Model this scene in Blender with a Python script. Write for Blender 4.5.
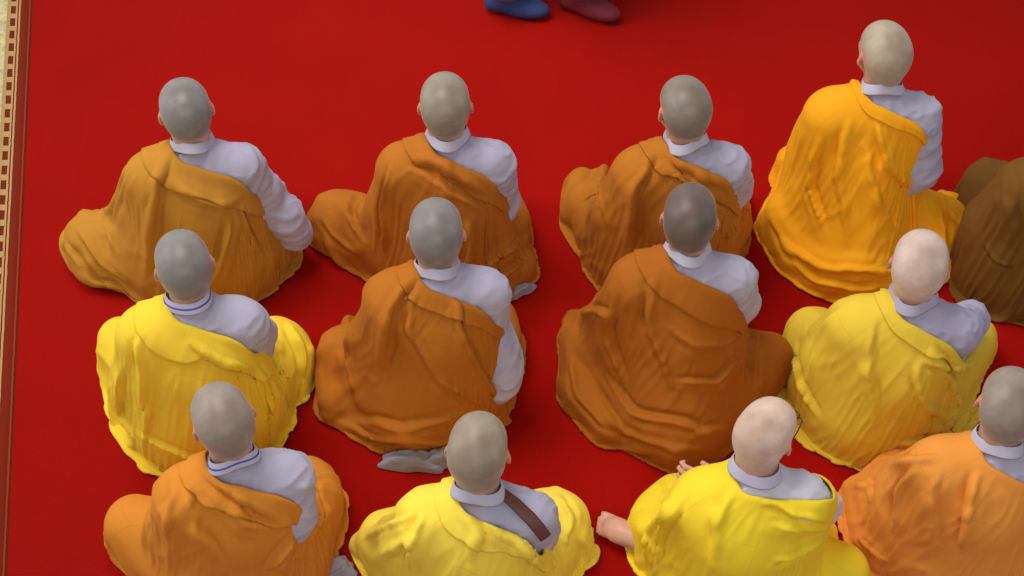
import bpy, math, random
import numpy as np
from math import sin, cos, radians, pi

# ------------------------------------------------------------------ camera, light, exposure
scn = bpy.context.scene
COL = scn.collection
for o in list(bpy.data.objects):
    bpy.data.objects.remove(o)
FPX, PITCH, CAMH = 1500.0, radians(52), 4.0
cam_data = bpy.data.cameras.new('camera')
cam_data.sensor_width = 36.0
cam_data.lens = 36.0 * FPX / 1024.0
cam_data.clip_start = 0.1
cam = bpy.data.objects.new('camera', cam_data)
COL.objects.link(cam)
cam.location = (0, 0, CAMH)
cam.rotation_euler = (radians(90) - PITCH, 0, 0)
scn.camera = cam

world = bpy.data.worlds.new('world')
scn.world = world
world.use_nodes = True
bgn = world.node_tree.nodes['Background']
bgn.inputs[0].default_value = (0.95, 0.97, 1.0, 1)
bgn.inputs[1].default_value = 0.35


def area_light(name, loc, target, size, power, color):
    d = bpy.data.lights.new(name, 'AREA')
    d.shape = 'RECTANGLE'
    d.size, d.size_y = size
    d.energy = power
    d.color = color
    o = bpy.data.objects.new(name, d)
    COL.objects.link(o)
    o.location = loc
    v = np.array(target, float) - np.array(loc, float)
    o.rotation_euler = (math.atan2(math.hypot(v[0], v[1]), -v[2]), 0, math.atan2(v[1], v[0]) - pi / 2)
    return o


area_light('hall_front_light', (-1.7, 4.5, 6.2), (-.3, 3.0, 0.3), (3.2, 2.6), 280, (1.0, 0.97, 0.93))
area_light('hall_back_light', (1.0, -2.4, 5.6), (0, 2.4, 0.3), (6.5, 3.0), 135, (1.0, 0.98, 0.95))
area_light('hall_left_light', (-5.0, 3.6, 4.2), (0, 2.9, 0.3), (3.0, 2.2), 120, (1.0, 0.96, 0.9))
scn.view_settings.view_transform = 'Standard'
scn.view_settings.look = 'None'
scn.view_settings.exposure = 0.0
scn.view_settings.gamma = 1.0
scn.view_settings.use_curve_mapping = False


def at(px, py, z=0.0):
    """point of the place seen at photo pixel (px, py) at height z"""
    d = np.array([(px - 512) / FPX, cos(PITCH) + (288 - py) / FPX * sin(PITCH),
                  -sin(PITCH) + (288 - py) / FPX * cos(PITCH)])
    return d * ((CAMH - z) / -d[2]) + np.array([0, 0, CAMH])


# ------------------------------------------------------------------ materials
def lin(c):
    return tuple(((x / 255) / 12.92 if x / 255 <= 0.04045 else ((x / 255 + 0.055) / 1.055) ** 2.4) for x in c)


def new_mat(name):
    m = bpy.data.materials.new(name)
    m.use_nodes = True
    nt = m.node_tree
    return m, nt, nt.nodes['Principled BSDF'], nt.nodes.new, nt.links.new


def mix_rgb(nt, fac, a, b, mode='MIX'):
    n = nt.nodes.new('ShaderNodeMix')
    n.data_type = 'RGBA'
    n.blend_type = mode
    for i, v in ((0, fac), (6, a), (7, b)):
        if hasattr(v, 'is_linked') or hasattr(v, 'links'):
            nt.links.new(v, n.inputs[i])
        else:
            n.inputs[i].default_value = v if i == 0 else (*v[:3], 1)
    return n.outputs[2]


def cloth_mat(name, rgb, seams=True, sheen=0.25, var=0.12, rough=0.82):
    m, nt, bs, N, L = new_mat(name)
    c = lin(rgb)
    tc = N('ShaderNodeTexCoord')
    no = N('ShaderNodeTexNoise'); no.inputs['Scale'].default_value = 4.0; no.inputs['Detail'].default_value = 3
    L(tc.outputs['Object'], no.inputs['Vector'])
    dark = tuple(x * (1 - var) for x in c)
    light = tuple(min(1, x * (1 + var)) for x in c)
    col = mix_rgb(nt, no.outputs['Fac'], dark, light)
    if seams:
        # stitched patchwork seams follow the cloth's own coordinates
        uv = N('ShaderNodeUVMap'); uv.uv_map = 'UVMap'
        br = N('ShaderNodeTexBrick')
        br.offset = 0.5
        br.inputs['Scale'].default_value = 1.0
        br.inputs['Mortar Size'].default_value = 0.0022
        br.inputs['Mortar Smooth'].default_value = 0.3
        br.inputs['Brick Width'].default_value = 0.27
        br.inputs['Row Height'].default_value = 0.17
        mp = N('ShaderNodeMapping'); mp.inputs['Rotation'].default_value = (0, 0, 1.5708)
        L(uv.outputs[0], mp.inputs[0]); L(mp.outputs[0], br.inputs['Vector'])
        mul = N('ShaderNodeMath'); mul.operation = 'MULTIPLY'; mul.inputs[1].default_value = 0.16
        L(br.outputs['Fac'], mul.inputs[0])
        col = mix_rgb(nt, mul.outputs[0], col, tuple(x * 0.55 for x in c))
    L(col, bs.inputs['Base Color'])
    w = N('ShaderNodeTexNoise'); w.inputs['Scale'].default_value = 900; w.inputs['Detail'].default_value = 1
    L(tc.outputs['Object'], w.inputs['Vector'])
    bp = N('ShaderNodeBump'); bp.inputs['Strength'].default_value = 0.12; bp.inputs['Distance'].default_value = 0.001
    L(w.outputs['Fac'], bp.inputs['Height']); L(bp.outputs[0], bs.inputs['Normal'])
    bs.inputs['Roughness'].default_value = rough
    bs.inputs['Specular IOR Level'].default_value = 0.2
    bs.inputs['Sheen Weight'].default_value = sheen
    bs.inputs['Sheen Roughness'].default_value = 0.5
    bs.inputs['Sheen Tint'].default_value = (*[min(1, x * 1.3 + .05) for x in c], 1)
    return m


def plain_mat(name, rgb, rough=0.6, metal=0.0, spec=0.4):
    m, nt, bs, N, L = new_mat(name)
    c = lin(rgb)
    tc = N('ShaderNodeTexCoord')
    no = N('ShaderNodeTexNoise'); no.inputs['Scale'].default_value = 60
    L(tc.outputs['Object'], no.inputs['Vector'])
    L(mix_rgb(nt, no.outputs['Fac'], tuple(x * .88 for x in c), tuple(min(1, x * 1.1) for x in c)), bs.inputs['Base Color'])
    bs.inputs['Roughness'].default_value = rough
    bs.inputs['Metallic'].default_value = metal
    bs.inputs['Specular IOR Level'].default_value = spec
    return m


def skin_mat():
    m, nt, bs, N, L = new_mat('skin')
    at_ = N('ShaderNodeAttribute'); at_.attribute_name = 'tone'
    tc = N('ShaderNodeTexCoord')
    no = N('ShaderNodeTexNoise'); no.inputs['Scale'].default_value = 22; no.inputs['Detail'].default_value = 4
    L(tc.outputs['Object'], no.inputs['Vector'])
    rp = N('ShaderNodeMapRange'); rp.inputs[1].default_value = 0.3; rp.inputs[2].default_value = 0.7
    rp.inputs[3].default_value = 0.9; rp.inputs[4].default_value = 1.06
    L(no.outputs['Fac'], rp.inputs[0])
    mul = N('ShaderNodeVectorMath'); mul.operation = 'SCALE'
    L(at_.outputs['Color'], mul.inputs[0]); L(rp.outputs[0], mul.inputs['Scale'])
    L(mul.outputs[0], bs.inputs['Base Color'])
    f = N('ShaderNodeTexNoise'); f.inputs['Scale'].default_value = 700
    L(tc.outputs['Object'], f.inputs['Vector'])
    bp = N('ShaderNodeBump'); bp.inputs['Strength'].default_value = 0.15; bp.inputs['Distance'].default_value = 0.001
    L(f.outputs['Fac'], bp.inputs['Height']); L(bp.outputs[0], bs.inputs['Normal'])
    bs.inputs['Roughness'].default_value = 0.40
    bs.inputs['Specular IOR Level'].default_value = 0.36
    bs.inputs['Sheen Weight'].default_value = 0.25
    bs.inputs['Sheen Roughness'].default_value = 0.35
    return m


SKIN = skin_mat()
GREY = cloth_mat('grey_cotton', (176, 171, 192), seams=False, sheen=0.15, var=0.05)
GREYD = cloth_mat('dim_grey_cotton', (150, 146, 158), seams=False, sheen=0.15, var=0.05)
WHITE = cloth_mat('pale_cotton', (208, 206, 220), seams=False, sheen=0.15, var=0.04)

COLLAR = cloth_mat('collar_cotton', (188, 184, 204), seams=False, sheen=0.15, var=0.05)
MAUVE = cloth_mat('mauve_grey_cotton', (172, 166, 190), seams=False, sheen=0.15, var=0.05)
CORD = plain_mat('blue_cord', (84, 84, 188), .7)
BROWN = plain_mat('brown_leather', (96, 54, 44), .5)
WIRE = plain_mat('spectacle_wire', (90, 82, 76), .3, .8)
GLASS, _nt, _b, _N, _L = new_mat('lens_glass')
_b.inputs['Transmission Weight'].default_value = 1
_b.inputs['Roughness'].default_value = .02
_b.inputs['IOR'].default_value = 1.1

# ------------------------------------------------------------------ distance fields
def smin(a, b, k):
    h = np.maximum(k - np.abs(a - b), 0) / k
    return np.minimum(a, b) - h * h * k * 0.25


def rotm(rx=0, ry=0, rz=0):
    cx, sx, cy, sy, cz, sz = cos(rx), sin(rx), cos(ry), sin(ry), cos(rz), sin(rz)
    X = np.array([[1, 0, 0], [0, cx, -sx], [0, sx, cx]])
    Y = np.array([[cy, 0, sy], [0, 1, 0], [-sy, 0, cy]])
    Z = np.array([[cz, -sz, 0], [sz, cz, 0], [0, 0, 1]])
    return Z @ Y @ X


class Field:
    """smooth union of cones and ellipsoids"""
    def __init__(s):
        s.p = []

    def cone(s, a, b, ra, rb, k=0.02, sub=False):
        a = np.array(a, float); b = np.array(b, float)
        s.p.append(('c', a, b, ra, rb, k, sub)); return s

    def ell(s, c, r, k=0.02, R=None, sub=False):
        s.p.append(('e', np.array(c, float), np.array(r, float), R, None, k, sub)); return s

    def chain(s, pts, rs, k=0.02):
        for i in range(len(pts) - 1):
            s.cone(pts[i], pts[i + 1], rs[i], rs[i + 1], k)
        return s

    def xform(s, R, t, sc=1.0):
        """the same field moved and scaled: x -> R x + t"""
        for i, q in enumerate(s.p):
            if q[0] == 'c':
                s.p[i] = ('c', R @ q[1] + t, R @ q[2] + t, q[3] * sc, q[4] * sc) + q[5:]
            else:
                r0 = q[3] if q[3] is not None else np.eye(3)
                s.p[i] = ('e', R @ q[1] + t, q[2] * sc, R @ r0 / sc) + q[4:]
        return s

    def add(s, other):
        s.p += other.p; return s

    @staticmethod
    def one(q, P):
        if q[0] == 'c':
            a, b, ra, rb = q[1:5]
            ba = b - a
            pa = P - a
            h = np.clip(pa @ ba / max(ba @ ba, 1e-12), 0, 1)
            return np.linalg.norm(pa - h[..., None] * ba, axis=-1) - (ra + (rb - ra) * h)
        c, r, R = q[1:4]
        p = P - c
        if R is not None:
            p = p @ R
        k0 = np.linalg.norm(p / r, axis=-1)
        k1 = np.linalg.norm(p / (r * r), axis=-1)
        return k0 * (k0 - 1) / np.maximum(k1, 1e-6)

    @staticmethod
    def box(q):
        if q[0] == 'c':
            r = max(q[3], q[4])
            return np.minimum(q[1], q[2]) - r, np.maximum(q[1], q[2]) + r
        R = q[3] if q[3] is not None else np.eye(3)
        e = np.abs(R) @ q[2]
        return q[1] - e, q[1] + e

    def grid(s, xs, ys, zs, margin=0.05):
        D = np.full((len(xs), len(ys), len(zs)), 1.0)
        for q in s.p:
            lo, hi = s.box(q)
            m = margin + q[5]
            sl = []
            for ax, l, h in ((xs, lo[0], hi[0]), (ys, lo[1], hi[1]), (zs, lo[2], hi[2])):
                i0 = np.searchsorted(ax, l - m); i1 = np.searchsorted(ax, h + m)
                sl.append(slice(i0, i1))
            if any(x.stop <= x.start for x in sl):
                continue
            P = np.stack(np.meshgrid(xs[sl[0]], ys[sl[1]], zs[sl[2]], indexing='ij'), -1)
            d = s.one(q, P)
            cur = D[sl[0], sl[1], sl[2]]
            D[sl[0], sl[1], sl[2]] = -smin(-cur, d, q[5]) if q[6] else smin(cur, d, q[5])
        return D

    def ev(s, P):
        D = np.full(P.shape[:-1], 1.0)
        for q in s.p:
            d = s.one(q, P)
            D = -smin(-D, d, q[5]) if q[6] else smin(D, d, q[5])
        return D


def surface_nets(D, xs, ys, zs):
    S = D < 0
    nx, ny, nz = D.shape
    acc = np.zeros((nx - 1, ny - 1, nz - 1, 3)); cnt = np.zeros((nx - 1, ny - 1, nz - 1))
    ax = [xs, ys, zs]
    quads = []
    for a in range(3):
        sl0 = [slice(None)] * 3; sl1 = [slice(None)] * 3
        sl0[a] = slice(0, -1); sl1[a] = slice(1, None)
        ch = S[tuple(sl0)] != S[tuple(sl1)]
        I = np.argwhere(ch)
        if len(I) == 0:
            continue
        J = I.copy(); J[:, a] += 1
        d0 = D[tuple(I.T)]; d1 = D[tuple(J.T)]
        t = d0 / (d0 - d1)
        P = np.stack([ax[q][I[:, q]] for q in range(3)], -1)
        P[:, a] += t * (ax[a][J[:, a]] - ax[a][I[:, a]])
        b, c = (a + 1) % 3, (a + 2) % 3
        cells = []
        for ob, oc in ((0, 0), (-1, 0), (-1, -1), (0, -1)):
            K = I.copy(); K[:, b] += ob; K[:, c] += oc
            ok = (K[:, b] >= 0) & (K[:, c] >= 0) & (K[:, b] < acc.shape[b]) & (K[:, c] < acc.shape[c])
            cells.append((K, ok))
            np.add.at(acc, tuple(K[ok].T), P[ok]); np.add.at(cnt, tuple(K[ok].T), 1)
        allok = cells[0][1] & cells[1][1] & cells[2][1] & cells[3][1]
        q = np.stack([c_[0][allok] for c_ in cells], 1)
        flip = d0[allok] > 0
        q[flip] = q[flip][:, ::-1]
        quads.append(q)
    idx = -np.ones(cnt.shape, int)
    m = cnt > 0
    idx[m] = np.arange(m.sum())
    V = acc[m] / cnt[m][:, None]
    Q = np.concatenate(quads)
    F = idx[Q[..., 0], Q[..., 1], Q[..., 2]]
    return V, F


def normals_of(V, F):
    n = np.cross(V[F[:, 2]] - V[F[:, 0]], V[F[:, 3]] - V[F[:, 1]])
    N = np.zeros_like(V)
    for i in range(4):
        np.add.at(N, F[:, i], n)
    return N / np.maximum(np.linalg.norm(N, axis=1, keepdims=True), 1e-9)


def mesh_obj(name, V, F, mat, parent=None, uv=None, color=None, smooth=True):
    me = bpy.data.meshes.new(name)
    V = np.asarray(V, float); F = np.asarray(F, int)
    me.vertices.add(len(V)); me.vertices.foreach_set('co', V.ravel())
    k = F.shape[1]
    me.loops.add(F.size); me.loops.foreach_set('vertex_index', F.ravel())
    me.polygons.add(len(F))
    me.polygons.foreach_set('loop_start', np.arange(0, F.size, k))
    me.polygons.foreach_set('loop_total', np.full(len(F), k))
    me.update(calc_edges=True)
    me.validate()
    if smooth:
        me.polygons.foreach_set('use_smooth', np.ones(len(me.polygons), bool))
    if uv is not None:
        l = me.uv_layers.new(name='UVMap')
        l.data.foreach_set('uv', uv[F.ravel()].ravel() if len(uv) == len(V) else uv.ravel())
    if color is not None:
        a = me.color_attributes.new('tone', 'FLOAT_COLOR', 'POINT')
        a.data.foreach_set('color', np.concatenate([color, np.ones((len(V), 1))], 1).ravel())
    if mat:
        me.materials.append(mat)
    o = bpy.data.objects.new(name, me)
    COL.objects.link(o)
    if parent is not None:
        o.parent = parent
    return o


# smooth lattice noise
_rng = np.random.RandomState(5)
_LAT = _rng.rand(32, 32, 32)


def noise(P, s=1.0, off=0.0):
    p = P * s + off + 100.0
    i = np.floor(p).astype(int); f = p - i
    f = f * f * (3 - 2 * f)
    r = 0
    for a in (0, 1):
        for b in (0, 1):
            for c in (0, 1):
                w = (f[..., 0] if a else 1 - f[..., 0]) * (f[..., 1] if b else 1 - f[..., 1]) * (f[..., 2] if c else 1 - f[..., 2])
                r = r + w * _LAT[(i[..., 0] + a) % 32, (i[..., 1] + b) % 32, (i[..., 2] + c) % 32]
    return r * 2 - 1


def trilin(G, o, h, P):
    p = (P - o) / h
    lim = np.array(G.shape[:3]) - 1.001
    p = np.clip(p, 0, lim)
    i = p.astype(np.int32); f = p - i
    ix, iy, iz = i[..., 0], i[..., 1], i[..., 2]
    fx, fy, fz = f[..., 0:1], f[..., 1:2], f[..., 2:3]
    c00 = G[ix, iy, iz] * (1 - fx) + G[ix + 1, iy, iz] * fx
    c10 = G[ix, iy + 1, iz] * (1 - fx) + G[ix + 1, iy + 1, iz] * fx
    c01 = G[ix, iy, iz + 1] * (1 - fx) + G[ix + 1, iy, iz + 1] * fx
    c11 = G[ix, iy + 1, iz + 1] * (1 - fx) + G[ix + 1, iy + 1, iz + 1] * fx
    return (c00 * (1 - fy) + c10 * fy) * (1 - fz) + (c01 * (1 - fy) + c11 * fy) * fz


# ------------------------------------------------------------------ the human body
def head_field():
    f = Field()
    f.ell((0, -.014, .017), (.0790, .090, .071), .03)
    f.ell((0, -.048, -.010), (.066, .054, .058), .04)
    f.ell((0, .034, -.036), (.059, .058, .078), .035)
    f.ell((0, .064, -.092), (.027, .025, .021), .03)
    f.cone((-.05, .02, -.07), (-.02, .06, -.09), .016, .018, .03)
    f.cone((.05, .02, -.07), (.02, .06, -.09), .016, .018, .03)
    f.ell((0, .026, .022), (.062, .060, .052), .03)
    f.cone((-.030, .076, .010), (.030, .076, .010), .010, .010, .02)
    for s in (-1, 1):
        f.ell((s * .031, .098, -.008), (.017, .012, .010), .012, sub=True)
        f.ell((s * .036, .064, -.034), (.020, .022, .018), .025)
        f.ell((s * .030, .0785, -.009), (.0128, .0128, .0110), .003)
    f.cone((0, .090, .004), (0, .108, -.030), .007, .011, .012)
    for s in (-1, 1):
        f.ell((s * .011, .100, -.034), (.008, .009, .007), .006)
    f.cone((-.015, .090, -.062), (.015, .090, -.062), .0055, .0055, .006)
    f.cone((-.012, .089, -.071), (.012, .089, -.071), .0065, .0065, .005)
    for s in (-1, 1):
        R = rotm(0.12, 0, s * 0.5)
        f.ell((s * .0815, -.008, -.024), (.0072, .017, .028), .008, R)
        f.ell((s * .0765, .004, -.046), (.007, .010, .012), .008)
        f.ell((s * .0885, -.003, -.020), (.006, .010, .017), .006, R, sub=True)
    return f


def hand_field(f, wrist, palm, fdir, side, up, curl=0.9, spread=1.0):
    """palm and five separate fingers; fdir = where fingers point, side = towards the thumb"""
    wrist, palm = np.array(wrist, float), np.array(palm, float)
    fdir = np.array(fdir, float); fdir /= np.linalg.norm(fdir)
    side = np.array(side, float); side -= fdir * (side @ fdir); side /= np.linalg.norm(side)
    up = np.cross(fdir, side); 
    if up[2] < 0:
        up = -up
    f.cone(wrist, palm, .024, .026, .02)
    Rm = np.stack([side, fdir, up], 1)
    f.ell(palm + fdir * .025, (.040, .048, .016), .02, Rm)
    for i, (ofs, ln) in enumerate(((.030, .068), (.011, .076), (-.009, .071), (-.028, .056))):
        p0 = palm + fdir * .062 + side * ofs
        d1 = fdir + side * ofs * 4 * spread * .3
        p1 = p0 + d1 * ln * .45 - up * .004
        p2 = p1 + (d1 * cos(curl * .6) - up * sin(curl * .6)) * ln * .32
        p3 = p2 + (d1 * cos(curl * 1.3) - up * sin(curl * 1.3)) * ln * .26
        f.chain([p0, p1, p2, p3], [.0088, .0082, .0078, .0066], .004)
    t0 = palm + side * .030 - fdir * .005
    t1 = t0 + side * .022 + fdir * .024
    t2 = t1 + side * .008 + fdir * .028 - up * .004
    f.chain([t0, t1, t2], [.014, .0105, .008], .008)


def body_fields(p):
    """skeleton of a cross-legged seated person; returns fields and key points (local: +y forward)"""
    K = {}
    hz = p.get('head_z', .70)
    up = hz - .70
    hx, hy = p.get('lean', (0, .09))
    K['head'] = np.array([hx, hy, hz])
    nb = np.array([hx * .75, hy - .055, hz - .155])          # neck base
    K['neck'] = nb
    sh = p.get('sh', .150)
    tilt = p.get('tilt', 0.0)
    sl = np.array([-sh + hx * .7, hy - .08, hz - p.get('drop_sh', .208) - .012 - tilt])
    sr = np.array([sh + hx * .7, hy - .08, hz - p.get('drop_sh', .208) + tilt])
    K['sl'], K['sr'] = sl, sr
    chest = np.array([hx * .55, hy - .075, hz - .30])
    waist = np.array([hx * .25, (hy - .09) * .5, (hz - .2) * .5])
    hw = at(*p['px'], hz)
    Rl = rotm(0, 0, -p.get('yaw', 0))
    loc = lambda px, z: K['head'] * (1, 1, 0) + Rl @ ((at(*px, z) - hw) * (1, 1, 0)) + (0, 0, z)
    K['loc'] = loc
    kl, kr = loc(p['kl'], .105), loc(p['kr'], .105)
    K['hem'] = loc(p['hem'], .0)
    K['kl'], K['kr'] = kl, kr
    el = np.array(p.get('elbow_l', (p.get('elx', -.195) + hx * .4, hy - .045, hz - .42)))
    er = loc(p['er'][:2], p['er'][2]) if 'er' in p else np.array(p.get('elbow_r', (.180 + hx * .5, hy - .05, hz - .43)))
    wl = loc(p['wl'][:2], p['wl'][2]) if 'wl' in p else np.array((-.10, .15, .195))
    if 'el' in p:
        el = loc(p['el'][:2], p['el'][2])
    wr = np.array(p.get('wrist_r', (.10, .155, .205)))
    K['el'], K['er'], K['wl'], K['wr'] = el, er, wl, wr
    if p.get('drop_sh'):
        nb[2] -= .010
    T = lambda g=0: (Field()
        .ell((0, -.025, .125), (.165 + g, .120 + g, .125 + g), .05)
        .ell(waist, (.135 + g, .098 + g, .15 + up * .5 + g), .06)
        .ell(chest, (.142 + g, .098 + g, .15 + g), .06)
        .cone(sl * .9 + nb * .1, sr * .9 + nb * .1, .050 + g, .050 + g, .06)
        .cone(nb + (0, -.005, -.01), sl * .7 + nb * .3, .050 + g * .8, .046 + g, .03)
        .cone(nb + (0, -.005, -.01), sr * .7 + nb * .3, .050 + g * .8, .046 + g, .03))
    K['torso'] = T
    H = head_field()
    hyaw, hpitch, hroll = p.get('head_rot', (0, 0, 0))
    R = rotm(-hpitch, hroll, hyaw)
    K['R'] = R
    H.xform(R * p.get('head_scale', .955), K['head'] + R @ np.array([0, .004, -.004]), p.get('head_scale', .955))
    B = T(0)
    B.cone(K['head'] + R @ np.array([0, -.032, -.050]), nb + (0, .008, .0), .057, .058, .025)
    B.chain([sl, el, wl], [.050, .038, .026], .02)
    B.chain([sr, er, wr], [.050, .038, .026], .02)
    B.cone((-.09, 0, .115), kl, .092, .062, .03)
    B.cone((.09, 0, .115), kr, .092, .062, .03)
    al = np.array([.07, .20, .055]); ar = np.array([-.07, .255, .05])
    if 'foot_l' not in p:
        B.chain([kl, al], [.060, .036], .02)
    B.chain([kr, ar], [.060, .036], .02)
    if 'foot_l' in p:                                        # left foot stretched out to the side, sole on the carpet
        an, to = [loc(q, .042) for q in p['foot_l']]
        B.cone(kl, an, .058, .036, .02)
        dr = (to - an) / np.linalg.norm(to - an); sd = np.array([-dr[1], dr[0], 0])
        B.cone(an, an + dr * .11, .034, .030, .02)
        B.ell(an + dr * .13, (.042, .05, .022), .02, np.stack([sd, dr, [0, 0, 1]], 1))
        for i, (o_, l_, r_) in enumerate(((.030, .060, .0125), (.012, .062, .0095), (-.003, .056, .009), (-.017, .048, .0085), (-.029, .038, .0085))):
            b0 = an + dr * .150 - sd * o_ + (0, 0, -.008)
            B.cone(b0, b0 + dr * l_ * .75 + (0, 0, -.006), r_, r_, .005)
    else:
        B.cone(al, al + (.11, -.03, -.01), .034, .024, .02)
    B.cone(ar, ar + (-.11, -.02, -.01), .034, .024, .02)
    if p.get('hand_l_dir') is not None:
        hand_field(B, wl, wl + np.array(p['hand_l_dir']) * .03, p['hand_l_dir'], p['hand_l_side'], None, p.get('curl_l', .9))
    else:
        hand_field(B, wl, wl + (.022, .018, -.012), (.85, .4, -.15), (0, .8, .4), None)
    hand_field(B, wr, wr + (-.022, .018, -.002), (-.85, .4, -.05), (0, .8, .4), None)
    B.add(H)
    return B, K


def paint_tones(V, K, p):
    """skin, shaved stubble, lips and eyes as the head's own colours"""
    skin = np.array(lin(p.get('skin', (196, 150, 124))))
    stub = np.array(lin(p.get('stubble', (128, 125, 125))))
    q = (V - K['head']) @ K['R']
    x, y, z = q.T
    C = np.tile(skin, (len(V), 1))
    # hairline: above the brow in front, above ears at the sides, nape behind
    line = np.where(y > .03, .045 + (y - .05) * .3, np.where(y > -.03, .012 + (y + .03) * .55, -.058 - (y + .03) * -.6 * 0))
    line = np.interp(y, [-.12, -.05, -.032, -.02, .02, .045, .075, .1], [-.062, -.066, -.055, -.01, .015, .03, .052, .06])
    w = np.clip((z - line) / .016 + .5, 0, 1)
    far = np.linalg.norm(q - np.array([0, -.01, .01]), axis=1) > .16
    w[far] = 0
    ear = (np.abs(x) > .0765) & (y > -.045) & (z < .012) & (z > -.07)
    w[ear] = 0
    w = w * (0.94 + .06 * np.clip(noise(q, 26), -1, 1))
    crown = np.exp(-((x / .046) ** 4 + ((y + .050) / .050) ** 4 + ((z - .070) / .06) ** 2))
    sc_ = stub * (1 - .10 * np.clip(-(z + .0) / .06, 0, 1))[:, None]
    sc_ = sc_ * (1 + .07 * noise(q, 120) + .06 * noise(q, 45, 3))[:, None]
    cr_ = (p.get('crown', .75) * crown * (1 + .06 * noise(q, 40)))[:, None]
    sc_ = sc_ * (1 - cr_) + (stub * np.array([.56, .50, .46])) * cr_
    C = C * (1 - w[:, None]) + sc_ * w[:, None]
    red = np.array(lin((214, 140, 116)))
    C[ear] = C[ear] * .4 + red * .6
    lips = (np.abs(x) < .02) & (np.abs(z + .067) < .010) & (y > .085)
    C[lips] = lin((170, 95, 88))
    for s in (-1, 1):
        e = np.sqrt((x - s * .030) ** 2 + (z + .009) ** 2)
        ev = (e < .0095) & (y > .085)
        C[ev & (np.abs(z + .009) < .005)] = lin((225, 220, 212))
        C[(e < .0045) & (y > .085)] = lin((40, 28, 22))
        br = (np.abs(x - s * .032) < .017) & (np.abs(z - .014) < .0035) & (y > .07)
        C[br] = lin((70, 55, 48))
    return C


def axes_for(K):
    hd = K['head']
    def ax(lo, hi, zones, c):
        out = [lo]
        while out[-1] < hi:
            v = out[-1]
            st = c
            for a, b, s in zones:
                if a <= v <= b:
                    st = min(st, s)
            out.append(v + st)
        return np.array(out)
    xs = ax(-.45, .47, [(hd[0] - .11, hd[0] + .11, .0042), (-.14, .14, .0048)], .011)
    ys = ax(-.22, .46, [(hd[1] - .12, hd[1] + .125, .0042), (.18, .36, .0052)], .011)
    zs = ax(-.005, hd[2] + .13, [(hd[2] - .14, hd[2] + .13, .0042), (.17, .28, .0055)], .011)
    return xs, ys, zs


# ------------------------------------------------------------------ robe cloth
NU, NV = 312, 124


def hull_field(p, K):
    """what the outer robe rests on: torso, covered left arm, legs and bunched cloth under it"""
    H = K['torso'](.016)
    el, wl, sl = K['el'], K['wl'], K['sl']
    H.chain([sl - (0, 0, .008), el] + ([] if 'wl' in p else [wl]), [.055, .060, .05], .07)
    H.cone(sl + (.02, -.01, 0), (el[0] * .82, el[1] - .02, .10), .05, .10, .09)
    H.cone((-.07, -.01, .12), K['kl'], .12, .085, .08)
    H.cone((.07, -.01, .12), K['kr'], .12, .085, .08)
    H.cone((-.16, .225, .08), (.16, .225, .08), .075, .075, .08)
    b = p.get('bulk', 1.0)
    if p.get('cover'):
        H.cone(K['sr'], K['sr'] * .6 + K['er'] * .4, .068, .070, .03)
    hm = K['hem']
    H.cone((K['neck'][0] * .3, -.02, .34), (hm[0] * .7, hm[1] + .155 * b, .06), .13, .155 * b, .1)
    H.cone((hm[0] * .8, hm[1] + .09, .062), K['kl'] * .75 + hm * .25 + (0, 0, -.02), .080, .072, .06)
    H.cone((hm[0] * .8, hm[1] + .09, .062), K['kr'] * .75 + hm * .25 + (0, 0, -.02), .080, .072, .06)
    for pts, r in p.get('skirt', ()):                     # cloth heaped on the carpet around the sitter
        q = [K['loc'](t, r * .9) for t in pts]
        for i in range(len(q) - 1):
            H.cone(q[i], q[i + 1], r, r, .035)
    return H


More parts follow.
